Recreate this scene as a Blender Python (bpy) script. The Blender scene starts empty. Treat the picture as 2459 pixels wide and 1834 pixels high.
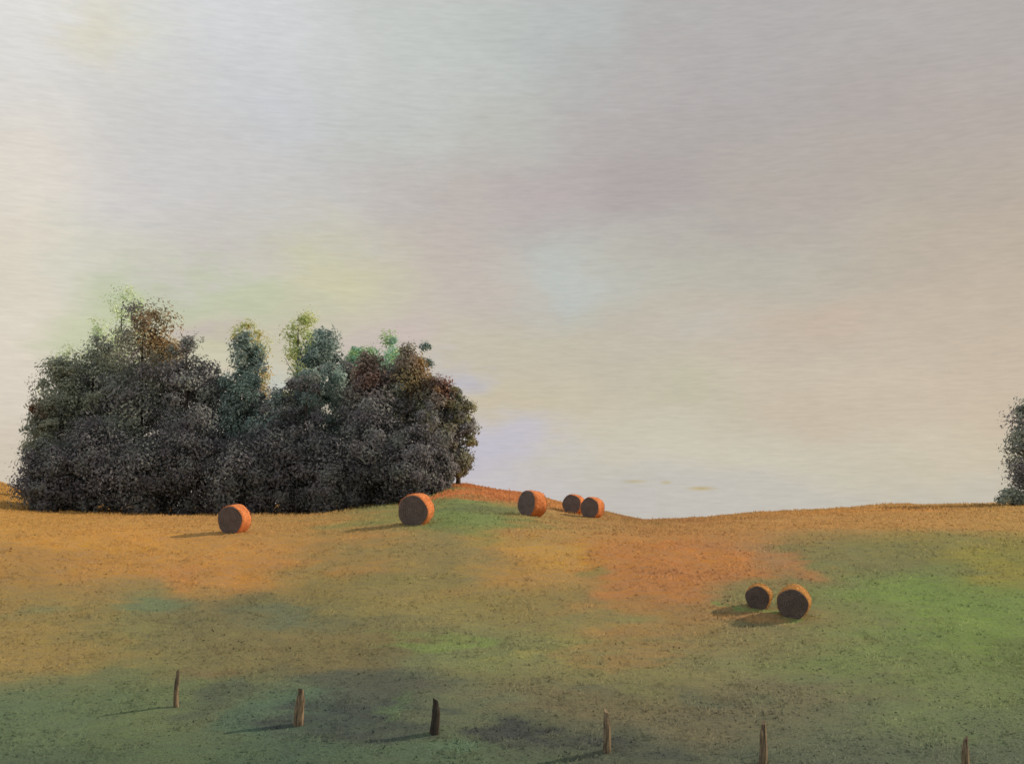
import bpy, math, random
import numpy as np
from mathutils import Vector, Matrix

random.seed(7)
rng = np.random.default_rng(11)
scene = bpy.context.scene
C = scene.collection
R = math.radians

# ------------------------------------------------------------------ camera
W, H = 1024.0, 763.0
K = 1024.0 / 2215.0                       # reading scale used for the layout numbers below
F = 1138.0                                # focal length in pixels
HOR = 500.0                               # row of the true horizon
PITCH = math.atan((HOR - H / 2) / F)
cam_d = bpy.data.cameras.new('camera')
cam_d.sensor_width = 36.0
cam_d.lens = F / W * 36.0
cam_d.clip_start = 0.1
cam_d.clip_end = 9000.0
cam = bpy.data.objects.new('camera', cam_d)
cam.rotation_euler = (math.pi / 2 + PITCH, 0, 0)
C.objects.link(cam)
scene.camera = cam

SUN = Vector((0.86, 0.26, 0.50)).normalized()      # towards the sun
SUN_EL = math.asin(SUN.z)
SUN_AZ = math.atan2(SUN.x, SUN.y)

scene.view_settings.view_transform = 'Standard'
scene.view_settings.look = 'None'
scene.view_settings.gamma = 1.0
scene.view_settings.exposure = 0.0
scene.render.film_transparent = False


def lin(c, a=1.0):
    o = []
    for v in c[:3]:
        v = v / 255.0
        o.append(v / 12.92 if v <= 0.04045 else ((v + 0.055) / 1.055) ** 2.4)
    return tuple(o) + ((a,) if a is not None else ())


class NT:
    def __init__(self, tree):
        self.t = tree
        self.t.nodes.clear()

    def n(self, kind, **kw):
        nd = self.t.nodes.new(kind)
        for k, v in kw.items():
            setattr(nd, k, v)
        return nd

    def l(self, a, b):
        self.t.links.new(a, b)

    def put(self, sock, v):
        if hasattr(v, 'is_output'):
            self.l(v, sock)
        else:
            sock.default_value = v

    def math(self, op, a, b=0.0, c=None, clamp=False):
        nd = self.n('ShaderNodeMath', operation=op)
        nd.use_clamp = clamp
        self.put(nd.inputs[0], a)
        self.put(nd.inputs[1], b)
        if c is not None:
            self.put(nd.inputs[2], c)
        return nd.outputs[0]

    def mix(self, f, a, b, mode='MIX'):
        nd = self.n('ShaderNodeMix', data_type='RGBA', blend_type=mode)
        self.put(nd.inputs[0], f)
        self.put(nd.inputs[6], a)
        self.put(nd.inputs[7], b)
        return nd.outputs[2]

    def noise(self, vec, scale, detail=4.0, rough=0.55, dist=0.0):
        nd = self.n('ShaderNodeTexNoise')
        self.l(vec, nd.inputs['Vector'])
        nd.inputs['Scale'].default_value = scale
        nd.inputs['Detail'].default_value = detail
        nd.inputs['Roughness'].default_value = rough
        nd.inputs['Distortion'].default_value = dist
        return nd

    def mapr(self, v, a, b, c, d, smooth=True):
        nd = self.n('ShaderNodeMapRange')
        if smooth:
            nd.interpolation_type = 'SMOOTHSTEP'
        self.put(nd.inputs[0], v)
        for i, q in enumerate((a, b, c, d)):
            nd.inputs[i + 1].default_value = q
        return nd.outputs[0]

    def scalev(self, vec, s):
        nd = self.n('ShaderNodeMapping')
        self.l(vec, nd.inputs['Vector'])
        nd.inputs['Scale'].default_value = s
        return nd.outputs[0]


# ------------------------------------------------------------------ sky
def build_world():
    w = bpy.data.worlds.new('World')
    scene.world = w
    w.use_nodes = True
    t = NT(w.node_tree)
    tc = t.n('ShaderNodeTexCoord')
    D = tc.outputs['Generated']
    sky = t.n('ShaderNodeTexSky', sky_type='NISHITA')
    sky.sun_disc = False
    sky.sun_elevation = SUN_EL
    sky.sun_rotation = SUN_AZ
    sky.altitude = 100
    sky.air_density = 1.2
    sky.dust_density = 2.5
    sky.ozone_density = 1.0
    clear = t.n('ShaderNodeVectorMath', operation='SCALE')
    t.l(sky.outputs[0], clear.inputs[0])
    clear.inputs['Scale'].default_value = 0.10

    # brushy displacement of the cloud banks
    n1 = t.noise(t.scalev(D, (1, 1, 1.6)), 6.0, 5.0, 0.6)
    off = t.n('ShaderNodeVectorMath', operation='SUBTRACT')
    t.l(n1.outputs['Color'], off.inputs[0])
    off.inputs[1].default_value = (0.5, 0.5, 0.5)
    n2 = t.noise(t.scalev(D, (1, 1, 5.0)), 26.0, 4.0, 0.6)
    off2 = t.n('ShaderNodeVectorMath', operation='SUBTRACT')
    t.l(n2.outputs['Color'], off2.inputs[0])
    off2.inputs[1].default_value = (0.5, 0.5, 0.5)
    m1 = t.n('ShaderNodeVectorMath', operation='MULTIPLY_ADD')
    t.l(off.outputs[0], m1.inputs[0])
    m1.inputs[1].default_value = (0.16, 0.0, 0.12)
    t.l(D, m1.inputs[2])
    m2 = t.n('ShaderNodeVectorMath', operation='MULTIPLY_ADD')
    t.l(off2.outputs[0], m2.inputs[0])
    m2.inputs[1].default_value = (0.05, 0.0, 0.02)
    t.l(m1.outputs[0], m2.inputs[2])
    sp = t.n('ShaderNodeSeparateXYZ')
    t.l(m2.outputs[0], sp.inputs[0])
    az = t.math('ARCTAN2', sp.outputs[0], sp.outputs[1])
    el = t.math('ARCSINE', t.math('MINIMUM', t.math('MAXIMUM', sp.outputs[2], -0.999), 0.999))

    AZ = 0.50
    u = t.math('ADD', t.math('DIVIDE', az, 2 * AZ), 0.5, clamp=True)

    def azp(x):
        return math.atan((x * K - W / 2) / F)

    def elp(y):
        return math.atan((HOR - y * K) / F)

    out = None
    last = None
    for y, stops in SKY_ROWS:
        r = t.n('ShaderNodeValToRGB')
        r.color_ramp.interpolation = 'EASE'
        el_ = r.color_ramp.elements
        while len(el_) > 1:
            el_.remove(el_[-1])
        for i, (x, c) in enumerate(stops):
            pos = azp(x) / (2 * AZ) + 0.5
            e = el_[0] if i == 0 else el_.new(pos)
            e.position = pos
            e.color = lin(c)
        t.l(u, r.inputs[0])
        if out is None:
            out = r.outputs[0]
        else:
            f = t.mapr(el, elp(last), elp(y), 0.0, 1.0)
            out = t.mix(f, out, r.outputs[0])
        last = y

    # soft local patches of coloured cloud: x, y, rx, ry, colour, strength
    sp0 = t.n('ShaderNodeSeparateXYZ')
    t.l(D, sp0.inputs[0])
    az0 = t.math('ARCTAN2', sp0.outputs[0], sp0.outputs[1])
    el0 = t.math('ARCSINE', sp0.outputs[2])
    azw, elw = az, el
    for (x, y, rx, ry, c, s) in SKY_PATCHES:
        ca, ce = azp(x), elp(y)
        az, el = (az0, el0) if ry < 10 else (azw, elw)
        dx = t.math('DIVIDE', t.math('SUBTRACT', az, ca), rx * K / F)
        dy = t.math('DIVIDE', t.math('SUBTRACT', el, ce), ry * K / F)
        q = t.math('SQRT', t.math('ADD', t.math('MULTIPLY', dx, dx), t.math('MULTIPLY', dy, dy)))
        f = t.mapr(q, 0.0, 1.25, s, 0.0)
        out = t.mix(f, out, lin(c))

    # fine streaks
    st = t.noise(t.scalev(D, (60, 60, 420)), 1.0, 3.0, 0.6)
    k = t.mapr(st.outputs['Fac'], 0.25, 0.75, 0.94, 1.055, smooth=False)
    st2 = t.noise(t.scalev(D, (9, 9, 22)), 1.0, 5.0, 0.6)
    k2 = t.mapr(st2.outputs['Fac'], 0.25, 0.75, 0.965, 1.035, smooth=False)
    kk = t.math('MULTIPLY', k, k2)
    sc = t.n('ShaderNodeVectorMath', operation='SCALE')
    t.l(out, sc.inputs[0])
    t.l(kk, sc.inputs['Scale'])
    fin = t.mix(0.94, clear.outputs[0], sc.outputs[0])
    bg = t.n('ShaderNodeBackground')
    t.l(fin, bg.inputs['Color'])
    bg.inputs['Strength'].default_value = 1.0
    o = t.n('ShaderNodeOutputWorld')
    t.l(bg.outputs[0], o.inputs['Surface'])


SKY_ROWS = [
    (50,   [(0, (228, 226, 222)), (200, (222, 221, 212)), (450, (215, 216, 217)), (850, (200, 203, 198)), (1250, (186, 189, 186)), (1400, (183, 180, 177)), (1700, (181, 177, 174)), (2215, (181, 174, 169))]),
    (257,  [(0, (222, 219, 214)), (300, (212, 210, 206)), (600, (206, 207, 209)), (850, (198, 200, 195)), (1050, (190, 190, 183)), (1280, (182, 175, 172)), (1600, (177, 170, 167)), (2215, (182, 171, 163))]),
    (428,  [(0, (225, 217, 206)), (350, (207, 204, 202)), (700, (202, 199, 195)), (1000, (190, 181, 175)), (1200, (186, 176, 174)), (1420, (177, 168, 166)), (1700, (181, 172, 163)), (2215, (184, 172, 158))]),
    (600,  [(0, (222, 214, 198)), (150, (215, 212, 196)), (450, (204, 199, 191)), (700, (204, 199, 174)), (1000, (198, 188, 178)), (1220, (191, 191, 183)), (1550, (188, 183, 169)), (2215, (190, 176, 159))]),
    (740,  [(0, (224, 214, 198)), (400, (202, 200, 168)), (850, (203, 192, 178)), (1100, (198, 190, 170)), (1400, (195, 186, 170)), (1700, (197, 184, 168)), (2215, (197, 181, 162))]),
    (880,  [(0, (221, 210, 195)), (1080, (202, 191, 168)), (1400, (198, 190, 171)), (1800, (202, 188, 169)), (2215, (203, 187, 167))]),
    (1000, [(0, (212, 200, 182)), (1000, (202, 195, 196)), (1230, (204, 199, 183)), (1700, (204, 198, 180)), (2215, (206, 195, 174))]),
    (1095, [(0, (212, 200, 182)), (1000, (206, 200, 203)), (1350, (198, 194, 187)), (2100, (200, 195, 182)), (2215, (200, 192, 176))]),
]
SKY_PATCHES = [
    (175, 120, 95, 110, (222, 215, 192), 0.6),
    (270, 665, 130, 80, (182, 196, 154), 0.6),
    (170, 760, 110, 90, (188, 200, 160), 0.55),
    (500, 640, 200, 50, (190, 200, 158), 0.6),
    (450, 725, 80, 45, (198, 182, 180), 0.7),
    (850, 725, 120, 50, (202, 186, 182), 0.7),
    (720, 590, 110, 60, (208, 205, 168), 0.5),
    (985, 815, 70, 50, (190, 188, 202), 0.75),
    (1090, 985, 195, 95, (196, 192, 204), 0.95),
    (1210, 600, 90, 70, (190, 195, 190), 0.6),
    (1480, 870, 120, 60, (192, 190, 162), 0.4),
    (1530, 730, 110, 60, (196, 193, 184), 0.4),
    (1780, 730, 150, 60, (203, 180, 158), 0.4),
    (600, 820, 60, 50, (190, 200, 196), 0.6),
    (1372, 1041, 34, 5, (190, 176, 128), 0.6),
    (1440, 1043, 15, 5, (188, 172, 118), 0.6),
    (1515, 1056, 36, 6, (190, 168, 108), 0.7),
]
build_world()

sd = bpy.data.lights.new('sun', 'SUN')
sd.energy = 4.0
sd.angle = R(0.5)
sd.color = (1.0, 0.80, 0.58)
sun = bpy.data.objects.new('sun', sd)
sun.rotation_euler = SUN.to_track_quat('Z', 'Y').to_euler()
C.objects.link(sun)


# ------------------------------------------------------------------ terrain
def ray(x, y):
    """direction through layout point (x, y)"""
    a = (x * K - W / 2) / F
    b = (H / 2 - y * K) / F
    return Vector((a, math.cos(PITCH) - b * math.sin(PITCH), math.sin(PITCH) + b * math.cos(PITCH)))


def z_at(x, row, d):
    r = ray(x, row / K)
    return r.z / r.y * d


# per column: ground rows seen at the given depths
COLS = [
    (-300, [(60, 531), (74, 512), (88, 500), (112, 480)]),
    (0,    [(60, 531), (74, 514), (88, 503), (112, 482)]),
    (120,  [(60, 532), (74, 516), (88, 510), (112, 503)]),
    (400,  [(60, 533), (74, 518), (88, 513), (112, 508)]),
    (650,  [(60, 532), (74, 518), (88, 513), (112, 505)]),
    (870,  [(60, 524), (74, 510), (88, 500), (112, 492)]),
    (990,  [(60, 521), (74, 502), (88, 484), (112, 486)]),
    (1120, [(60, 524), (74, 507), (88, 493), (112, 495)]),
    (1270, [(60, 530), (74, 517), (88, 509), (112, 511)]),
    (1400, [(60, 533), (74, 524), (88, 521), (112, 523)]),
    (1700, [(60, 530), (74, 517), (88, 512), (112, 515)]),
    (1950, [(60, 527), (74, 512), (88, 505), (112, 508)]),
    (2500, [(60, 525), (74, 511), (88, 504), (112, 507)]),
]
NEAR = [(-400, -6.0), (-60, -2.5), (-8, -1.65), (0, -1.7), (12, -4.6), (24, -8.6), (30, -8.9),
        (34, z_at(1107, 770, 34)), (38, z_at(1107, 709, 38)), (47, z_at(1107, 615, 47))]


def pchip(xs, ys, xq):
    xs = np.asarray(xs, float); ys = np.asarray(ys, float)
    h = np.diff(xs); dl = np.diff(ys) / h
    m = np.zeros_like(ys)
    for i in range(1, len(xs) - 1):
        if dl[i - 1] * dl[i] > 0:
            w1 = 2 * h[i] + h[i - 1]; w2 = h[i] + 2 * h[i - 1]
            m[i] = (w1 + w2) / (w1 / dl[i - 1] + w2 / dl[i])
    m[0] = dl[0]; m[-1] = dl[-1]
    xq = np.asarray(xq, float)
    i = np.clip(np.searchsorted(xs, xq) - 1, 0, len(xs) - 2)
    t = np.clip((xq - xs[i]) / h[i], 0, 1)
    return ((2 * t**3 - 3 * t**2 + 1) * ys[i] + (t**3 - 2 * t**2 + t) * h[i] * m[i]
            + (-2 * t**3 + 3 * t**2) * ys[i + 1] + (t**3 - t**2) * h[i] * m[i + 1])


def make_cols():
    """height profile of each column on a common depth axis"""
    us, prof = [], []
    dq = np.concatenate([np.arange(-400, 20, 4.0), np.arange(20, 130, 0.5), np.arange(130, 6100, 20.0)])
    for x, kn in COLS:
        xs = [a for a, b in NEAR] + [a for a, b in kn]
        ys = [b for a, b in NEAR] + [z_at(x, b, a) for a, b in kn]
        z0 = ys[-1]
        xs += [150, 400, 1500, 6100]
        ys += [z0 - 2.4, z0 - 14, z0 - 60, z0 - 260]
        prof.append(pchip(xs, ys, dq))
        us.append((x * K - W / 2) / F)
    return np.array(us), dq, np.array(prof)


US, DQ, PROF = make_cols()


def vnoise(x, y, seed=0):
    """smooth value noise"""
    xi = np.floor(x).astype(np.int64); yi = np.floor(y).astype(np.int64)
    fx = x - xi; fy = y - yi
    fx = fx * fx * (3 - 2 * fx); fy = fy * fy * (3 - 2 * fy)

    def hsh(a, b):
        n = (a * 374761393 + b * 668265263 + seed * 982451653) & 0x7fffffff
        n = ((n ^ (n >> 13)) * 1274126177) & 0x7fffffff
        return ((n ^ (n >> 16)) & 0xffff) / 65535.0
    return ((hsh(xi, yi) * (1 - fx) + hsh(xi + 1, yi) * fx) * (1 - fy)
            + (hsh(xi, yi + 1) * (1 - fx) + hsh(xi + 1, yi + 1) * fx) * fy) * 2 - 1


def fbm(x, y, seed=0, octv=4):
    a, s = 0.0, 1.0
    for k in range(octv):
        a = a + s * vnoise(x * 2**k, y * 2**k, seed + k * 17)
        s *= 0.55
    return a


def ground_z(X, Y):
    X = np.atleast_1d(np.asarray(X, float)); Y = np.atleast_1d(np.asarray(Y, float))
    u = X / np.maximum(Y, 20.0)
    i = np.clip(np.searchsorted(US, u) - 1, 0, len(US) - 2)
    t = np.clip((u - US[i]) / (US[i + 1] - US[i]), 0, 1)
    t = t * t * (3 - 2 * t) * 0.6 + t * 0.4
    j = np.clip(np.searchsorted(DQ, Y) - 1, 0, len(DQ) - 2)
    s = np.clip((Y - DQ[j]) / (DQ[j + 1] - DQ[j]), 0, 1)
    za = PROF[i, j] * (1 - s) + PROF[i, j + 1] * s
    zb = PROF[i + 1, j] * (1 - s) + PROF[i + 1, j + 1] * s
    z = za * (1 - t) + zb * t
    near = np.exp(-(np.maximum(np.abs(Y - 60) - 45, 0) / 20.0) ** 2)
    return z + near * (0.07 * fbm(X / 3.5, Y / 5.0, 3) + 0.02 * fbm(X / 0.7, Y / 0.7, 9, 2))


def gz(x, y):
    return float(ground_z(x, y)[0])


def hit(x, y):
    """where the line of sight through layout point (x, y) meets the field"""
    r = ray(x, y)
    ds = np.arange(25, 118, 0.25)
    X = r.x / r.y * ds; Z = r.z / r.y * ds
    G = ground_z(X, ds)
    k = np.nonzero(G >= Z)[0]
    if len(k):
        d = ds[k[0]]
    else:
        d = ds[np.argmax(G - Z)]
    return float(r.x / r.y * d), float(d)


# coloured patches of stubble, regrowth and painted shade: x, y, rx, ry, colour, strength
# broad colours of the hillside, band by band from the brow down
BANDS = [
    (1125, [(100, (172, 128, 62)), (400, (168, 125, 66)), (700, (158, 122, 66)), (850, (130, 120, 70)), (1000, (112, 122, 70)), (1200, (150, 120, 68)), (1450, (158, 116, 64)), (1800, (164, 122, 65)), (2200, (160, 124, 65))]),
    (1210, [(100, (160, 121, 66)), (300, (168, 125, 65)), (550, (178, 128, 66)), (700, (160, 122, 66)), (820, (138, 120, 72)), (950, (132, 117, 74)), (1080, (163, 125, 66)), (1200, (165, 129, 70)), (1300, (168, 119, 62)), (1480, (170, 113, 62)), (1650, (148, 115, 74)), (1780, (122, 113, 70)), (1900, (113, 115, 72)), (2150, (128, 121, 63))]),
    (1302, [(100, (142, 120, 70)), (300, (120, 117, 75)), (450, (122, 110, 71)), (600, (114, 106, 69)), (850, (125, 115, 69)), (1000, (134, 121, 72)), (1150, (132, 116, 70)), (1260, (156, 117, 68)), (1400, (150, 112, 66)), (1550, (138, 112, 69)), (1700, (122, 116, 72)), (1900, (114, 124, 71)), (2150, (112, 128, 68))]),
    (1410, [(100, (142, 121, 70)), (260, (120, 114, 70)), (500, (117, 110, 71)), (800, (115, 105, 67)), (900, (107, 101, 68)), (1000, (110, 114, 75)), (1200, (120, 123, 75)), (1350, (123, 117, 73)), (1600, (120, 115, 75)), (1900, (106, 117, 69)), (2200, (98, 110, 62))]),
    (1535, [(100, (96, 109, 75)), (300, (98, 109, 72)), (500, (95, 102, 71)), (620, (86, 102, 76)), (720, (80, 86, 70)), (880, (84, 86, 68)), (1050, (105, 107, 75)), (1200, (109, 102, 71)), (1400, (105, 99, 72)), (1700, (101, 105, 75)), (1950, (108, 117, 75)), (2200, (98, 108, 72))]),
    (1650, [(100, (84, 96, 70)), (400, (88, 100, 68)), (700, (78, 94, 70)), (1000, (86, 98, 70)), (1300, (84, 88, 68)), (1700, (88, 94, 72)), (2200, (88, 96, 72))]),  # bottom of the field: foreground shade painted in as darker green
]
# coloured patches of stubble, regrowth and painted shade: x, y, rx, ry, colour, strength
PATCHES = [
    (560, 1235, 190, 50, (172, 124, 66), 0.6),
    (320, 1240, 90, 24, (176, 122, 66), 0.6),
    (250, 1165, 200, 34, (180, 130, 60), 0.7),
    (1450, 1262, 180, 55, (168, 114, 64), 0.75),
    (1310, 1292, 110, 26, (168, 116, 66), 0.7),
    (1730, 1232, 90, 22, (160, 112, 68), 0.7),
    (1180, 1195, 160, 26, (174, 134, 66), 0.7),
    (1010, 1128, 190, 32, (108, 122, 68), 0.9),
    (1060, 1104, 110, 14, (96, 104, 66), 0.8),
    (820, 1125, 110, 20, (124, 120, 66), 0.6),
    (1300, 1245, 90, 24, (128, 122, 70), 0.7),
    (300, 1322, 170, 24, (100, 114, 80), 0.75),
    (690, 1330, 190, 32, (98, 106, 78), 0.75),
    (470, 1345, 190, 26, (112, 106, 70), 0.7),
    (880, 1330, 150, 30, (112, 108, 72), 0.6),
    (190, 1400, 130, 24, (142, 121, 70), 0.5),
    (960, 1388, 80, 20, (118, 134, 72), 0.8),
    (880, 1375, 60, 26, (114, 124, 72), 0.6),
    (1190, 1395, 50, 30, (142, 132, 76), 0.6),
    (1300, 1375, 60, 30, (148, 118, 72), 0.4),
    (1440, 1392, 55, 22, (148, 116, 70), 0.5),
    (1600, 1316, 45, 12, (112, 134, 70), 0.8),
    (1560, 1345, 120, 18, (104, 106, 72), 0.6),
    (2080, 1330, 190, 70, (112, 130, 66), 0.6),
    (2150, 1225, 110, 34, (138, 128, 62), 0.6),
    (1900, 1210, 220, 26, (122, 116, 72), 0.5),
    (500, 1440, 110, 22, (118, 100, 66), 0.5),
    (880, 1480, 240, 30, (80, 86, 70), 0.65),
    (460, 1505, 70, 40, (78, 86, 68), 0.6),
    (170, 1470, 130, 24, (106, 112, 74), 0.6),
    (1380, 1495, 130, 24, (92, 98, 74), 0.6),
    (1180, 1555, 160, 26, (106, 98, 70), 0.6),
    (740, 1565, 140, 20, (66, 72, 64), 0.7),  # this and the next two: shadow band along the fence, painted into the ground
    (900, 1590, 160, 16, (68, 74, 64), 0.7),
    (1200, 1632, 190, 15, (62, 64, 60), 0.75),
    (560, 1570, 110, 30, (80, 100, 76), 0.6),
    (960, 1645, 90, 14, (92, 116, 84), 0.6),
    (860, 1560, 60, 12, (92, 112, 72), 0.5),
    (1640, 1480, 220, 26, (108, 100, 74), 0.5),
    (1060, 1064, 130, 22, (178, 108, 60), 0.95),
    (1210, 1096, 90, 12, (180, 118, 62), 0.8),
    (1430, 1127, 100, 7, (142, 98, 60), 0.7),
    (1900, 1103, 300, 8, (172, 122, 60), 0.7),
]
BW = None


def band_col(X, Y):
    """broad field colour at world points"""
    global BW
    if BW is None:
        BW = [(hit(1107, y)[1], [((x * K - W / 2) / F, lin(c, None)) for x, c in st]) for y, st in BANDS]
    u = X / np.maximum(Y, 20.0)
    rows = []
    for d, st in BW:
        xs = [a for a, b in st]
        rows.append(np.stack([np.interp(u, xs, [b[k] for a, b in st]) for k in range(3)], 1))
    ds = [d for d, st in BW]
    out = rows[0].copy()
    for i in range(1, len(rows)):
        f = np.clip((ds[i - 1] - Y) / (ds[i - 1] - ds[i]), 0, 1)
        f = (f * f * (3 - 2 * f))[:, None]
        out = out * (1 - f) + rows[i] * f
    return out


def patch_world():
    out = []
    for (x, y, rx, ry, c, s) in PATCHES:
        cx, cy = hit(x, y)
        _, y1 = hit(x, y + ry)
        y0 = hit(x, max(y - ry, 1045))[1] if y - ry > 1045 else cy + 14
        if y + ry > 1652:
            y1 = min(y1, cy - ry * 0.05)
        out.append((cx, cy, rx * K / F * cy, max(y0 - cy, 0.6), max(cy - y1, 0.6), lin(c, None), s))
    return out


PW = None


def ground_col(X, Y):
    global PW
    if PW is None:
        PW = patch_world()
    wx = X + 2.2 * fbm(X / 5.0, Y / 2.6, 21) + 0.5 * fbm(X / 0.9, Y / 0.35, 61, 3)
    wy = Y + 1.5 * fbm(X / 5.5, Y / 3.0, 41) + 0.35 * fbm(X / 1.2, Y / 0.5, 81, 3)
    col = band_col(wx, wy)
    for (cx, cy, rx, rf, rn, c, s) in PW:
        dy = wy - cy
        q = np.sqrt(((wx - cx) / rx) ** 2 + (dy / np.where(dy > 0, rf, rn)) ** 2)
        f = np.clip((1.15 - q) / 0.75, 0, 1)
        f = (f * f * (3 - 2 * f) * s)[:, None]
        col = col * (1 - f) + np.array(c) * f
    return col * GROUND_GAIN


GROUND_GAIN = np.array((1.10, 1.20, 1.52))


def new_obj(name, me, parent=None, mat=None):
    o = bpy.data.objects.new(name, me)
    C.objects.link(o)
    if parent is not None:
        o.parent = parent
    if mat is not None:
        me.materials.append(mat)
    return o


def set_normals(me, nrm):
    nrm = np.asarray(nrm, float)
    nrm = nrm / np.linalg.norm(nrm, axis=1, keepdims=True)
    me.polygons.foreach_set('use_smooth', np.ones(len(me.polygons), bool))
    me.normals_split_custom_set_from_vertices(nrm.tolist())


def mesh_from(name, verts, faces_flat, nper, cols=None, smooth=False):
    me = bpy.data.meshes.new(name)
    verts = np.asarray(verts, np.float32)
    faces_flat = np.asarray(faces_flat, np.int32).ravel()
    nf = len(faces_flat) // nper
    me.vertices.add(len(verts)); me.vertices.foreach_set('co', verts.ravel())
    me.loops.add(len(faces_flat)); me.loops.foreach_set('vertex_index', faces_flat)
    me.polygons.add(nf)
    me.polygons.foreach_set('loop_start', np.arange(nf, dtype=np.int32) * nper)
    me.polygons.foreach_set('loop_total', np.full(nf, nper, np.int32))
    me.update(calc_edges=True)
    if cols is not None:
        a = me.color_attributes.new('Col', 'FLOAT_COLOR', 'POINT')
        c4 = np.ones((len(verts), 4), np.float32); c4[:, :3] = cols
        a.data.foreach_set('color', c4.ravel())
    if smooth:
        me.polygons.foreach_set('use_smooth', np.ones(nf, bool))
    me.validate()
    return me


def ground_material():
    m = bpy.data.materials.new('field')
    m.use_nodes = True
    t = NT(m.node_tree)
    at = t.n('ShaderNodeAttribute', attribute_name='Col')
    tc = t.n('ShaderNodeTexCoord')
    P = tc.outputs['Object']
    a = t.noise(t.scalev(P, (0.9, 2.6, 1)), 1.6, 6.0, 0.65)
    b = t.noise(t.scalev(P, (1, 1.6, 1)), 9.0, 5.0, 0.7)
    c = t.noise(t.scalev(P, (0.5, 1.1, 1)), 0.35, 4.0, 0.6)
    k = t.math('MULTIPLY', t.mapr(a.outputs['Fac'], 0.28, 0.72, 0.86, 1.12, False),
               t.mapr(b.outputs['Fac'], 0.3, 0.7, 0.82, 1.18, False))
    sc = t.n('ShaderNodeVectorMath', operation='SCALE')
    t.l(at.outputs['Color'], sc.inputs[0]); t.l(k, sc.inputs['Scale'])
    # hue drift between straw and green
    hu = t.n('ShaderNodeHueSaturation')
    t.l(sc.outputs[0], hu.inputs['Color'])
    t.l(t.mapr(c.outputs['Fac'], 0.3, 0.7, 0.498, 0.508, False), hu.inputs['Hue'])
    t.l(t.mapr(a.outputs['Fac'], 0.3, 0.7, 0.85, 1.12, False), hu.inputs['Saturation'])
    bs = t.n('ShaderNodeBsdfPrincipled')
    t.l(hu.outputs[0], bs.inputs['Base Color'])
    bs.inputs['Roughness'].default_value = 0.95
    bs.inputs['Specular IOR Level'].default_value = 0.1
    bp = t.n('ShaderNodeBump')
    bp.inputs['Strength'].default_value = 0.5
    bp.inputs['Distance'].default_value = 0.12
    t.l(b.outputs['Fac'], bp.inputs['Height'])
    t.l(bp.outputs[0], bs.inputs['Normal'])
    o = t.n('ShaderNodeOutputMaterial')
    t.l(bs.outputs[0], o.inputs['Surface'])
    return m


def leaf_material(name, transl=0.3, rough=0.7):
    m = bpy.data.materials.new(name)
    m.use_nodes = True
    t = NT(m.node_tree)
    at = t.n('ShaderNodeAttribute', attribute_name='Col')
    tc = t.n('ShaderNodeTexCoord')
    nz = t.noise(tc.outputs['Object'], 1.3, 3.0)
    k = t.mapr(nz.outputs['Fac'], 0.3, 0.7, 0.8, 1.25, False)
    sc = t.n('ShaderNodeVectorMath', operation='SCALE')
    t.l(at.outputs['Color'], sc.inputs[0]); t.l(k, sc.inputs['Scale'])
    bs = t.n('ShaderNodeBsdfPrincipled')
    t.l(sc.outputs[0], bs.inputs['Base Color'])
    bs.inputs['Roughness'].default_value = rough
    bs.inputs['Specular IOR Level'].default_value = 0.2
    tr = t.n('ShaderNodeBsdfTranslucent')
    t.l(sc.outputs[0], tr.inputs['Color'])
    mx = t.n('ShaderNodeMixShader')
    mx.inputs[0].default_value = transl
    t.l(bs.outputs[0], mx.inputs[1]); t.l(tr.outputs[0], mx.inputs[2])
    o = t.n('ShaderNodeOutputMaterial')
    t.l(mx.outputs[0], o.inputs['Surface'])
    return m


def rough_material(name, ca, cb, scale, stretch=(1, 1, 1), bump=0.4, dist=0.05):
    m = bpy.data.materials.new(name)
    m.use_nodes = True
    t = NT(m.node_tree)
    tc = t.n('ShaderNodeTexCoord')
    nz = t.noise(t.scalev(tc.outputs['Object'], stretch), scale, 6.0, 0.65)
    f = t.mapr(nz.outputs['Fac'], 0.3, 0.7, 0, 1)
    col = t.mix(f, ca + (1,), cb + (1,))
    bs = t.n('ShaderNodeBsdfPrincipled')
    t.l(col, bs.inputs['Base Color'])
    bs.inputs['Roughness'].default_value = 0.9
    bs.inputs['Specular IOR Level'].default_value = 0.15
    bp = t.n('ShaderNodeBump')
    bp.inputs['Strength'].default_value = bump
    bp.inputs['Distance'].default_value = dist
    t.l(nz.outputs['Fac'], bp.inputs['Height']); t.l(bp.outputs[0], bs.inputs['Normal'])
    o = t.n('ShaderNodeOutputMaterial')
    t.l(bs.outputs[0], o.inputs['Surface'])
    return m


M_FIELD = ground_material()
M_GRASS = leaf_material('grass_blades', 0.15)
M_LEAF = leaf_material('leaves', 0.3)
M_BARK = rough_material('bark', (0.05, 0.042, 0.036), (0.11, 0.095, 0.08), 6, (1, 1, 0.25), 0.8, 0.05)
M_DARKWOOD = rough_material('dark_wood', (0.03, 0.028, 0.027), (0.07, 0.06, 0.05), 14, (1, 1, 0.12), 0.8, 0.02)
M_WOOD = rough_material('weathered_wood', (0.05, 0.046, 0.042), (0.34, 0.26, 0.17), 14, (1, 1, 0.12), 0.8, 0.02)


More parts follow.
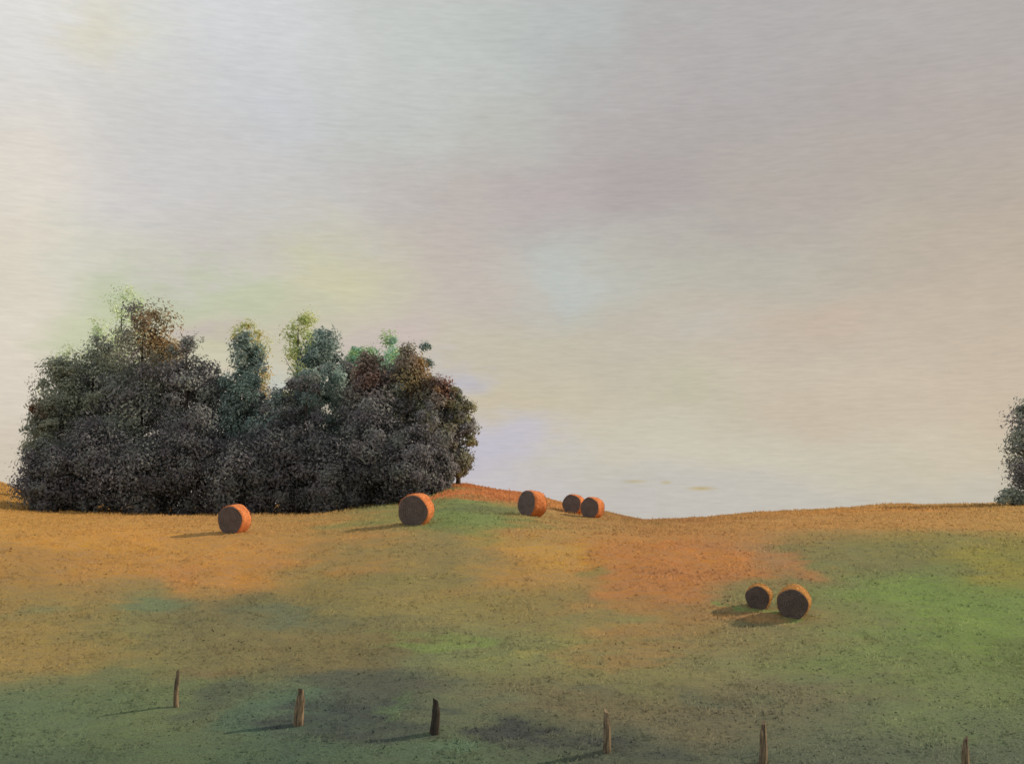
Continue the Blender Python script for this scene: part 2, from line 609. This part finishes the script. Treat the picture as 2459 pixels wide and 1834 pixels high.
def build_ground():
    xs = np.concatenate([[-4000, -2500, -1500, -900, -500, -300, -200, -140, -100, -80], np.arange(-64, 64.01, 0.28),
                         [80, 100, 140, 200, 300, 500, 900, 1500, 2500, 4000]])
    ys = np.concatenate([[-4000, -2000, -900, -400, -150, -60, -30, -12], np.arange(-8, 26, 1.5), np.arange(26, 66, 0.2), np.arange(66, 122, 0.35),
                         [126, 132, 140, 150, 170, 200, 260, 350, 500, 700, 1000, 1500, 2200, 3200, 4500, 6000]])
    X, Y = np.meshgrid(xs, ys)
    nx, ny = len(xs), len(ys)
    Xf, Yf = X.ravel(), Y.ravel()
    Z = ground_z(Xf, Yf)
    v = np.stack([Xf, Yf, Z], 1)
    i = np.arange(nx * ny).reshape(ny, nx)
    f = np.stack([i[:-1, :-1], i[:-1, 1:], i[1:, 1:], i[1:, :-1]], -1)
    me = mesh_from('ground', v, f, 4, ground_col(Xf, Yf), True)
    o = new_obj('ground', me, mat=M_FIELD)
    o['kind'] = 'structure'
    return o


build_ground()


def build_grass():
    """short stubble and grass, denser near the fence and on the skyline"""
    n = 150000
    # sample uniformly over the visible wedge
    d = 33 + (118 - 33) * rng.random(n) ** 1.25
    u = (rng.random(n) * 2 - 1) * 0.50
    X = u * d; Y = d
    Z = ground_z(X, Y)
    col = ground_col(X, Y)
    clump = fbm(X / 1.6, Y / 1.2, 5, 3)
    hgt = (0.045 + 0.04 * rng.random(n)) * (1 + 0.6 * np.clip(clump, -0.8, 1.2)) * np.where(rng.random(n) < 0.02, 1.6, 1) * np.where(Y > 76, 2.0, 1)
    wdt = 0.024 + 0.0006 * d
    a = np.clip(0.6 * rng.normal(size=n), -1.1, 1.1)
    lean = np.stack([0.05 * rng.normal(size=n), 0.07 + 0.04 * rng.normal(size=n)], 1)
    col = col * (0.9 + 0.24 * rng.random((n, 1)))
    dx = np.cos(a) * wdt; dy = np.sin(a) * wdt
    z0 = Z - 0.02
    p0 = np.stack([X - dx, Y - dy, z0], 1); p1 = np.stack([X + dx, Y + dy, z0], 1)
    p2 = np.stack([X + lean[:, 0], Y + lean[:, 1], Z + hgt], 1)
    v = np.stack([p0, p1, p2], 1).reshape(-1, 3)
    c = np.repeat(col, 3, 0)
    me = mesh_from('grass', v, np.arange(3 * n), 3, c)
    set_normals(me, np.repeat(np.stack([lean[:, 0] * 3, -0.25 + lean[:, 1] * 3, np.ones(n)], 1), 3, 0))
    o = new_obj('grass', me, mat=M_GRASS)
    o['kind'] = 'stuff'
    o['label'] = 'short stubble and meadow grass covering the hillside field'
    o['category'] = 'grass'


build_grass()


# ------------------------------------------------------------------ trees
def tube(pts, rads, seg=7):
    """tapered tube through pts -> verts, quads"""
    V, Fc = [], []
    pts = [Vector(p) for p in pts]
    for i, (p, r) in enumerate(zip(pts, rads)):
        t = (pts[min(i + 1, len(pts) - 1)] - pts[max(i - 1, 0)]).normalized()
        a = t.orthogonal().normalized(); b = t.cross(a)
        for k in range(seg):
            th = 2 * math.pi * k / seg
            V.append(p + (a * math.cos(th) + b * math.sin(th)) * r)
    for i in range(len(pts) - 1):
        for k in range(seg):
            k2 = (k + 1) % seg
            Fc.append((i * seg + k, i * seg + k2, (i + 1) * seg + k2, (i + 1) * seg + k))
    return V, Fc


def woody(name, chains, parent, mat):
    V, Fc = [], []
    for pts, rads in chains:
        v, f = tube(pts, rads)
        o = len(V)
        V += v; Fc += [tuple(i + o for i in q) for q in f]
    me = bpy.data.meshes.new(name)
    me.from_pydata([tuple(v) for v in V], [], Fc)
    for p in me.polygons:
        p.use_smooth = True
    return new_obj(name, me, parent, mat)


LEAF_GAIN = np.array((2.5, 2.6, 2.95))


def envelope(t, shape):
    """half width of the crown at height fraction t"""
    t = np.clip(t, 0, 1)
    if shape == 'cone':
        return (1 - t) ** 0.8 * 0.95 + 0.05
    if shape == 'column':
        return np.sqrt(np.clip(1 - np.abs(2 * t - 0.85) ** 3.2 / 1.65, 0, 1)) * 0.95
    return np.sqrt(np.clip(1 - np.abs(2 * t - 0.95) ** 2.6 / 1.2, 0.02, 1))


def crown_mesh(hgt, half, zlow, shape, palette, tips, n_clump, n_leaf, leaf, seed, wisps=0.12):
    g = np.random.default_rng(seed)
    t = g.random(n_clump) ** 0.9
    z = zlow + (hgt - zlow) * t
    ang = g.random(n_clump) * 6.283
    rad = half * envelope(t, shape) * g.random(n_clump) ** 0.3 * 0.82
    p1, p2, p3 = g.random(3) * 6.283
    lobes = 1 + .16 * np.sin(2 * ang + 4 * t + p1) + .13 * np.sin(5 * ang - 7 * t + p2) + .12 * np.sin(11 * t + p3)
    rad = rad * lobes
    z = z + half * .28 * np.sin(3 * ang + p2) * t
    cx = np.cos(ang) * rad; cy = np.sin(ang) * rad * 0.9
    cr = half * (0.17 + 0.32 * g.random(n_clump)) * (0.75 + 0.35 * envelope(t, shape))
    pal = np.array([lin(c, None) for c in palette]) * LEAF_GAIN
    cc = pal[g.integers(0, len(pal), n_clump)] * (0.82 + 0.36 * g.random((n_clump, 1)))
    # patches of turning leaves
    for (tx, tz, tr, c) in tips:
        q = np.hypot(cx - tx * half, (z - tz * hgt))
        w = (np.clip(1.25 - q / (tr * half), 0, 1) * (0.45 + 0.55 * g.random(n_clump)))[:, None]
        cc = cc * (1 - w) + np.array(lin(c, None)) * 1.25 * (0.8 + 0.4 * g.random((n_clump, 1))) * w
    N = n_clump * n_leaf
    k = np.repeat(np.arange(n_clump), n_leaf)
    dv = g.normal(size=(N, 3)); dv /= np.linalg.norm(dv, axis=1, keepdims=True)
    rr = g.random(N) ** 0.42
    far = g.random(N) < wisps
    rr = np.where(far, rr * 1.5, rr)
    p = np.stack([cx[k], cy[k], z[k]], 1) + dv * (rr * cr[k])[:, None] * np.array([1, 1, 0.85])
    out = np.stack([cx[k] / half, cy[k] / half, (z[k] / hgt - .45) * 1.2], 1)
    nn = dv * .55 + out * .8 + g.normal(size=(N, 3)) * .18
    pl = nn + g.normal(size=(N, 3)) * .3
    a = np.cross(pl, g.normal(size=(N, 3))); a /= np.linalg.norm(a, axis=1, keepdims=True)
    b = np.cross(pl, a); b /= np.linalg.norm(b, axis=1, keepdims=True)
    s = leaf * (0.55 + 0.9 * g.random(N))[:, None] * np.where(far, 0.6, 1)[:, None]
    v = np.stack([p - a * s, p + b * s * 0.5 + a * s * 0.1, p + a * s, p - b * s * 0.5 + a * s * 0.1], 1).reshape(-1, 3)
    col = cc[k] * (0.85 + 0.3 * g.random((N, 1)))
    v4 = v.reshape(N, 4, 3)
    gn = np.cross(v4[:, 1] - v4[:, 0], v4[:, 2] - v4[:, 0])
    flip = (gn * nn).sum(1) < 0
    v4[flip] = v4[flip][:, ::-1]
    me = mesh_from('crown', v4.reshape(-1, 3), np.arange(4 * N), 4, np.repeat(col, 4, 0))
    return me


def pxm(d):
    return K / F * d


def tree(x, top, hw, d, palette, label, tips=(), shape='round', n_clump=120, n_leaf=150, leaf=0.125, low=0.03,
         group=None, name='tree', cat='tree', seed=None, wisps=0.12):
    seed = seed if seed is not None else int(x * 7 + top)
    r = ray(x, top)
    X = r.x / r.y * d
    zb = gz(X, d)
    hgt = r.z / r.y * d - zb
    half = hw * 1.18 * pxm(d)
    e = bpy.data.objects.new(name, None)
    e.empty_display_size = 0.5
    C.objects.link(e)
    e.location = (X, d, zb)
    e['label'] = label; e['category'] = cat
    if group:
        e['group'] = group
    g = random.Random(seed)
    chains = []
    lean = Vector((g.uniform(-.25, .25), g.uniform(-.2, .2), 0))
    tr = 0.018 * hgt + 0.03
    if name == 'shrub':
        for q in range(6):
            a = q * 1.05 + g.random()
            tipp = Vector((math.cos(a) * half * .55, math.sin(a) * half * .5, hgt * g.uniform(.6, .85)))
            chains.append(([(math.cos(a) * .05, math.sin(a) * .05, -.12), tipp * 0.4 + Vector((0, 0, .15)), tipp], [.05, .035, .012]))
    else:
        top_p = Vector((lean.x * 2, lean.y * 2, hgt * 0.93))
        pts = [Vector((0, 0, -0.2)), Vector((lean.x * .3, lean.y * .3, hgt * .2)), Vector((lean.x, lean.y, hgt * .45)),
               Vector((lean.x * 1.6, lean.y * 1.6, hgt * .7)), top_p]
        chains.append((pts, [tr * 1.35, tr, tr * .75, tr * .45, 0.02]))
        for q in range(11):
            f = 0.16 + 0.68 * q / 11
            base = pts[0].lerp(top_p, f)
            a = q * 2.4 + g.random()
            ww = half * float(envelope(np.array(f + .1), shape)) * 0.75
            en = base + Vector((math.cos(a) * ww, math.sin(a) * ww, hgt * g.uniform(.06, .14)))
            mid = base.lerp(en, .5) + Vector((0, 0, -hgt * .01))
            rr = tr * (1 - f) * .55
            chains.append(([base, mid, en], [rr, rr * .6, 0.015]))
    woody('stems' if name == 'shrub' else 'trunk', chains, e, M_BARK)
    me = crown_mesh(hgt, half, hgt * low, shape, palette, tips, n_clump, n_leaf, leaf, seed, wisps)
    new_obj('foliage' if name == 'shrub' else 'crown', me, e, M_LEAF)
    return e


GR = 'trees of the dark grove on the hilltop'
SG = 'shrubs along the foot of the grove'
DK = [(88, 88, 86), (84, 83, 83), (90, 94, 87)]
SH = [(78, 78, 77), (75, 74, 75), (80, 83, 79)]
DG = [(100, 106, 92), (108, 112, 96), (92, 98, 88)]
BG = [(88, 104, 96), (98, 112, 104), (80, 92, 86)]
OL = [(98, 96, 70), (88, 90, 72), (80, 78, 66)]
YG = [(128, 134, 92), (120, 130, 86), (134, 138, 98)]
PG = [(138, 150, 118), (128, 144, 112), (146, 156, 124)]
MG = [(104, 132, 112), (92, 118, 100), (110, 130, 90)]
OCH = (142, 112, 62)
RUST = (124, 84, 66)

tree(100, 870, 40, 86, DG, 'low grey-green tree with rusty tip at the far left end of the grove', [(-.5, .92, .7, RUST)], n_clump=60)
tree(135, 782, 62, 88, DG, 'rounded grey-green tree at the left end of the grove, below the tallest one\'s left shoulder', group=GR)
tree(215, 752, 66, 89, DG + DK, 'broad grey-green tree between the left end tree and the tallest peaked tree', group=GR)
tree(215, 700, 52, 98, PG, 'pale green misty treetop above the broad grey-green tree', n_clump=60, n_leaf=60, leaf=.11, low=.45, group=GR, wisps=.5)
tree(150, 752, 46, 98, PG, 'pale green misty treetop above the left end of the grove', n_clump=50, n_leaf=60, leaf=.11, low=.45, group=GR, wisps=.5)
tree(275, 640, 50, 98, PG, 'pale green thin-topped tree, highest tip of the grove, behind the peaked tree', n_clump=70, n_leaf=60, leaf=.11, low=.45, shape='column', group=GR, wisps=.5)
tree(312, 682, 82, 88, DK + DG, 'tallest tree of the grove, peaked, with ochre leaves down its right shoulder', [(.35, .93, .62, OCH), (.75, .83, .5, OCH)], shape='column', n_clump=150, group=GR)
tree(412, 750, 68, 87, DK, 'dark round tree just right of the tallest peaked tree', group=GR)
tree(528, 748, 58, 88, BG, 'blue-green tree in the middle of the grove, left of the bright sky gap', group=GR)
tree(545, 706, 44, 95, [(132, 118, 78), (126, 130, 86)], 'thin ochre-topped tree behind the blue-green one left of the sky gap', shape='column', n_clump=60, n_leaf=80, leaf=.12, low=.45, group=GR, wisps=.4)
tree(592, 862, 56, 86, DK + BG, 'low dark tree under the bright sky gap of the grove', n_clump=60, group=GR)
tree(652, 674, 42, 94, YG, 'slim yellow-green tree rising behind the blue-green one right of the sky gap', shape='column', n_clump=60, low=.3, group=GR, wisps=.35, leaf=.12)
tree(700, 714, 58, 89, BG, 'tall blue-green tree right of the bright sky gap', shape='column', group=GR)
tree(660, 800, 44, 86, DK + BG, 'dark shorter tree in front of the slim yellow-green one', n_clump=60, group=GR)
tree(785, 762, 46, 93, MG, 'mid-green tree showing between the tall blue-green tree and the maroon-topped one', low=.3, group=GR)
tree(800, 786, 62, 86, DK, 'dark maroon-topped tree right of the tall blue-green tree', [(-.1, .93, .9, (128, 104, 98))], group=GR)
tree(838, 738, 58, 95, MG, 'pale sea-green treetop behind the ochre-capped tree', n_clump=60, low=.5, group=GR, wisps=.3, leaf=.12)
tree(880, 768, 64, 87, DK + OL, 'dark tree capped with a large ochre patch near the right end of the grove', [(.55, .92, .75, OCH), (.8, .8, .5, OCH)], n_clump=140, group=GR)
tree(920, 752, 26, 93, BG, 'slim blue-green treetop poking out behind the ochre-capped tree', shape='column', n_clump=30, low=.5, group=GR, wisps=.3, leaf=.13)
tree(945, 825, 50, 86, DK + OL, 'dark tree with a rust-red tip right of the ochre-capped tree', [(.2, .93, .55, (130, 84, 72))], group=GR)
tree(992, 852, 36, 87, OL + DK, 'olive tree that forms the right end of the grove above the knoll', n_clump=80, group=GR, low=.1)
for (x, top, hw, d, lab) in [
    (160, 800, 56, 91, 'dark tree filling the dip between the left end tree and the broad grey-green one'),
    (262, 775, 58, 92, 'dark tree tucked behind the left side of the tallest peaked tree'),
    (365, 765, 56, 92, 'dark tree tucked behind the right side of the tallest peaked tree'),
    (468, 812, 50, 90, 'shorter dark tree under the first notch of the treeline, left of the blue-green tree'),
    (560, 850, 50, 91, 'dark tree low behind the left edge of the bright sky gap'),
    (635, 835, 46, 91, 'dark tree low behind the right edge of the bright sky gap'),
    (752, 800, 52, 91, 'dark tree behind and right of the tall blue-green tree'),
    (850, 800, 60, 91, 'dark tree behind the maroon-topped one')]:
    tree(x, top, hw, d, DK, lab, n_clump=90, group=GR)
for (x, top, hw, d, lab) in [
    (110, 985, 60, 83, 'grey-green shrub at the left foot of the grove'),
    (200, 925, 80, 84, 'dark shrub under the broad grey-green tree left of the peaked one'),
    (310, 960, 78, 83, 'dark shrub under the tallest peaked tree of the grove'),
    (415, 905, 76, 84, 'dark shrub at the grove foot between the peaked tree and the single bale'),
    (520, 970, 78, 83, 'dark shrub right behind the leftmost hay bale'),
    (620, 915, 76, 84, 'dark shrub under the bright sky gap'),
    (715, 965, 78, 83, 'dark shrub under the tall blue-green tree'),
    (810, 900, 80, 84, 'dark shrub under the maroon-topped tree'),
    (895, 945, 62, 83, 'dark shrub behind the bale at the right foot of the grove'),
    (946, 985, 34, 84, 'small dark shrub at the right foot of the grove beside the knoll')]:
    tree(x, top, hw, d, SH, lab, n_clump=85, n_leaf=150, leaf=.12, low=.0, wisps=.22, group=SG, name='shrub', cat='shrub')
tree(2248, 892, 72, 84, DK + DG, 'dark ragged tree cut by the right edge of the picture', shape='column', n_clump=95, low=.03)
tree(2190, 1064, 34, 83, DG, 'small grey bush at the foot of the tree on the right edge', n_clump=26, n_leaf=60, leaf=.12, low=.02, name='shrub', cat='shrub')


# ------------------------------------------------------------------ hay bales
def bale_material():
    m = bpy.data.materials.new('straw')
    m.use_nodes = True
    t = NT(m.node_tree)
    at = t.n('ShaderNodeAttribute', attribute_name='Col')
    tc = t.n('ShaderNodeTexCoord')
    P = tc.outputs['Object']
    n = t.noise(t.scalev(P, (10, 2.0, 10)), 2.2, 6, .7)
    n2 = t.noise(P, 2.4, 3, .5)
    k = t.math('MULTIPLY', t.mapr(n.outputs['Fac'], .3, .7, .6, 1.35, False), t.mapr(n2.outputs['Fac'], .3, .7, .85, 1.15, False))
    sc = t.n('ShaderNodeVectorMath', operation='SCALE')
    t.l(at.outputs['Color'], sc.inputs[0]); t.l(k, sc.inputs['Scale'])
    bs = t.n('ShaderNodeBsdfPrincipled')
    t.l(sc.outputs[0], bs.inputs['Base Color'])
    bs.inputs['Roughness'].default_value = .9
    bs.inputs['Specular IOR Level'].default_value = .1
    bp = t.n('ShaderNodeBump'); bp.inputs['Strength'].default_value = .7; bp.inputs['Distance'].default_value = .05
    t.l(n.outputs['Fac'], bp.inputs['Height']); t.l(bp.outputs[0], bs.inputs['Normal'])
    o = t.n('ShaderNodeOutputMaterial'); t.l(bs.outputs[0], o.inputs['Surface'])
    return m


M_STRAW = bale_material()
M_FUZZ = leaf_material('loose_straw', .25)


def bale_parts(seed, rad, length, side=(0.60, 0.22, 0.085)):
    """rolled bale, axis along local Y, resting at z=0; returns (roll, ends, fuzz) meshes"""
    g = np.random.default_rng(seed)
    side_c = np.array(side); end_c = np.array((0.155, 0.125, 0.122))  # ends coloured darker than the roll: their shade is painted in
    nseg = 48
    # profile of the barrel (radius, y), rounded shoulders
    prof = [(rad * .93, -length / 2 + .015), (rad * .985, -length / 2 + .07)]
    prof += [(rad * (1 + .012 * math.sin(q * 2.1)), -length / 2 + .15 + (length - .3) * q / 8) for q in range(9)]
    prof += [(rad * .985, length / 2 - .07), (rad * .93, length / 2 - .015)]

    def shape(r, y, th, jit):
        x = math.cos(th) * r; z = math.sin(th) * r
        z = max(z, -rad * .93 - .02 * abs(x)) if z < 0 else z * .985
        n = .02 * math.sin(th * 5 + seed) + .018 * math.sin(th * 3 + y * 4 + seed * 2)
        return (x * (1 + n), y + jit, z * (1 + n) + rad * .93)
    V, Fq = [], []
    for (r, y) in prof:
        for k in range(nseg):
            V.append(shape(r * (1 + .010 * g.normal()), y, 2 * math.pi * k / nseg, .006 * g.normal()))
    for i in range(len(prof) - 1):
        for k in range(nseg):
            k2 = (k + 1) % nseg
            Fq.append((i * nseg + k, i * nseg + k2, (i + 1) * nseg + k2, (i + 1) * nseg + k))
    roll = mesh_from('straw_roll', V, Fq, 4, np.tile(side_c, (len(V), 1)) * (.9 + .2 * g.random((len(V), 1))), True)
    ends = []
    for s in (-1, 1):
        V, Fq, cl = [], [], []
        nr = 14
        for j in range(nr + 1):
            r = rad * .955 * (1 - j / nr) + .004
            for k in range(nseg):
                th = 2 * math.pi * k / nseg
                spiral = math.sin((r / rad) * 42 + th)
                y = s * (length / 2 - .012 + .03 * (1 - (r / rad) ** 2) + .014 * spiral)
                V.append(shape(r, y, th, .004 * g.normal()))
                cl.append(end_c * (1 + .28 * spiral) * (.85 + .3 * g.random()))
        for j in range(nr):
            for k in range(nseg):
                k2 = (k + 1) % nseg
                q = (j * nseg + k, j * nseg + k2, (j + 1) * nseg + k2, (j + 1) * nseg + k)
                Fq.append(q if s > 0 else q[::-1])
        ends.append(mesh_from('straw_end', V, Fq, 4, np.array(cl), True))
    # loose stalks sticking out
    N = 900
    th = g.random(N) * 6.283; y = (g.random(N) - .5) * length
    onend = g.random(N) < .4
    r = np.where(onend, rad * np.sqrt(g.random(N)) * .95, rad * .99)
    y = np.where(onend, np.sign(y) * length / 2, y)
    p = np.stack([np.cos(th) * r, y, np.maximum(np.sin(th) * r, -rad * .9) + rad * .93], 1)
    nrm = np.where(onend[:, None], np.stack([0 * th, np.sign(y), 0 * th], 1), np.stack([np.cos(th), 0 * th, np.sin(th)], 1))
    dirn = nrm * .5 + g.normal(size=(N, 3)) * .7
    dirn /= np.linalg.norm(dirn, axis=1, keepdims=True)
    L = (.05 + .08 * g.random(N))[:, None]
    sd_ = np.cross(dirn, g.normal(size=(N, 3))); sd_ /= np.linalg.norm(sd_, axis=1, keepdims=True)
    a = p - dirn * L * .3
    v = np.stack([a - sd_ * .008, a + sd_ * .008, p + dirn * L], 1)
    v[:, :, 2] = np.maximum(v[:, :, 2], .0)
    cl = np.where(onend[:, None], end_c, side_c) * (.8 + .5 * g.random((N, 1)))
    fz = mesh_from('loose_straw', v.reshape(-1, 3), np.arange(3 * N), 3, np.repeat(cl, 3, 0))
    return roll, ends, fz


def bale(x, base, d, rad, length, yaw, label, seed, roll_tilt=0.0, group='round hay bales in the field'):
    r = ray(x, base)
    X = r.x / r.y * d
    e = bpy.data.objects.new('hay_bale', None); e.empty_display_size = .5
    C.objects.link(e)
    e['label'] = label; e['category'] = 'hay bale'; e['group'] = group
    # rest the roll on the slope
    ys = [(X + a * rad * .5, d + b * length * .4) for a in (-1, 0, 1) for b in (-1, 0, 1)]
    zz = [gz(*q) for q in ys]
    sx = (gz(X + .6, d) - gz(X - .6, d)) / 1.2; sy = (gz(X, d + .6) - gz(X, d - .6)) / 1.2
    nrm = Vector((-sx, -sy, 1)).normalized()
    axis = Vector((math.sin(yaw), math.cos(yaw), 0))
    axis = (axis - nrm * axis.dot(nrm)).normalized()
    xa = axis.cross(nrm).normalized()
    M = Matrix((xa, axis, nrm)).transposed()
    e.rotation_euler = M.to_euler()
    e.location = (X, d, gz(X, d) - 0.04)
    roll, ends, fz = bale_parts(seed, rad, length, (0.46, 0.24, 0.08) if seed > 5 else (0.60, 0.22, 0.085))
    new_obj('straw_roll', roll, e, M_STRAW)
    for m in ends:
        new_obj('straw_end', m, e, M_STRAW)
    new_obj('loose_straw', fz, e, M_FUZZ)
    # print('bale', label[:30], 'ground row', base, 'layout y of base', (H / 2 - 0) and round(proj_y(X, d, gz(X, d)), 1))
    return e


def proj_y(X, Y, Z):
    v = Vector((X, Y, Z))
    c, s = math.cos(PITCH), math.sin(PITCH)
    yy = v.y * c + v.z * s; zz = v.z * c - v.y * s
    return (H / 2 - F * zz / yy) / K


bale(508, 1150, 60, .77, .9, R(20), 'leftmost hay bale, alone on golden stubble in front of the grove', 1)
bale(902, 1133, 60, .86, 1.0, R(18), 'largest-looking hay bale at the right foot of the grove on green grass', 2)
bale(1148, 1115, 67.25, .80, .95, R(50), 'hay bale alone on the knoll skyline right of the grove', 3)
bale(1238, 1110, 77, .69, .9, R(28), 'left one of the two touching hay bales on the skyline, darker', 4)
bale(1280, 1119, 74.5, .69, .9, R(32), 'right one of the two touching hay bales on the skyline, with bright orange side', 5)
bale(1641, 1312, 48, .52, .55, R(26), 'smaller hay bale of the pair low in the field at right', 6)
bale(1715, 1330, 47, .65, .75, R(22), 'bigger hay bale of the pair low in the field at right, with sunlit top', 7)


# ------------------------------------------------------------------ fence posts
def post(x, top, base, d, rad, lean, label, seed, sharp=.72):
    X = (ray(x, base).x / ray(x, base).y) * d
    z0 = gz(X, d)
    h = (base - top) * pxm(d)
    g = random.Random(seed)
    V, Fc = [], []
    nseg, nr = 10, 9
    for i in range(nr + 1):
        t = i / nr
        r = rad * (1.1 - .3 * t) * (sharp + (1 - sharp) * (1 - t) if t > .8 else 1)
        for k in range(nseg):
            th = 2 * math.pi * k / nseg
            q = r * (1 + .12 * math.sin(th * 2 + seed) + g.uniform(-.05, .05))
            V.append((math.cos(th) * q + lean * t * h + .015 * math.sin(t * 7 + seed), math.sin(th) * q,
                      -.35 + t * (h + .35) + (.05 * math.cos(th + seed) if i == nr else 0)))
    V.append((lean * h, 0, h))
    for i in range(nr):
        for k in range(nseg):
            k2 = (k + 1) % nseg
            Fc.append((i * nseg + k, i * nseg + k2, (i + 1) * nseg + k2, (i + 1) * nseg + k))
    for k in range(nseg):
        Fc.append((nr * nseg + k, nr * nseg + (k + 1) % nseg, len(V) - 1))
    me = bpy.data.meshes.new('fence_post')
    me.from_pydata(V, [], Fc)
    o = new_obj('fence_post', me, None, M_DARKWOOD if seed == 3 else M_WOOD)
    o.location = (X, d, z0)
    o['label'] = label; o['category'] = 'fence post'; o['group'] = 'row of old wooden fence posts'
    # print('post', x, 'wanted base', base, 'got', round(proj_y(X, d, z0), 1))
    return o


def depth_for(x, base):
    return hit(x, base)[1]


for i, (x, top, base, rad, lean, lab) in enumerate([
    (380, 1456, 1530, .08, .02, 'thin leftmost fence post, pale on its right side'),
    (645, 1499, 1572, .15, .05, 'stout fence post with orange-lit right side, second from the left'),
    (940, 1522, 1592, .14, .03, 'dark tapered fence post above the shade strip painted on the grass'),
    (1313, 1542, 1625, .13, .0, 'fence post with tan upper half and dark foot, right of the darkest painted shade strip'),
    (1648, 1570, 1655, .14, .08, 'leaning pointed fence post, second from the right, dark left side'),
    (2088, 1606, 1686, .13, .05, 'rightmost fence post, its foot cut by the bottom edge')]):
    d = depth_for(x, min(base, 1690))
    post(x, top, base, d, rad, lean, lab, i + 1)
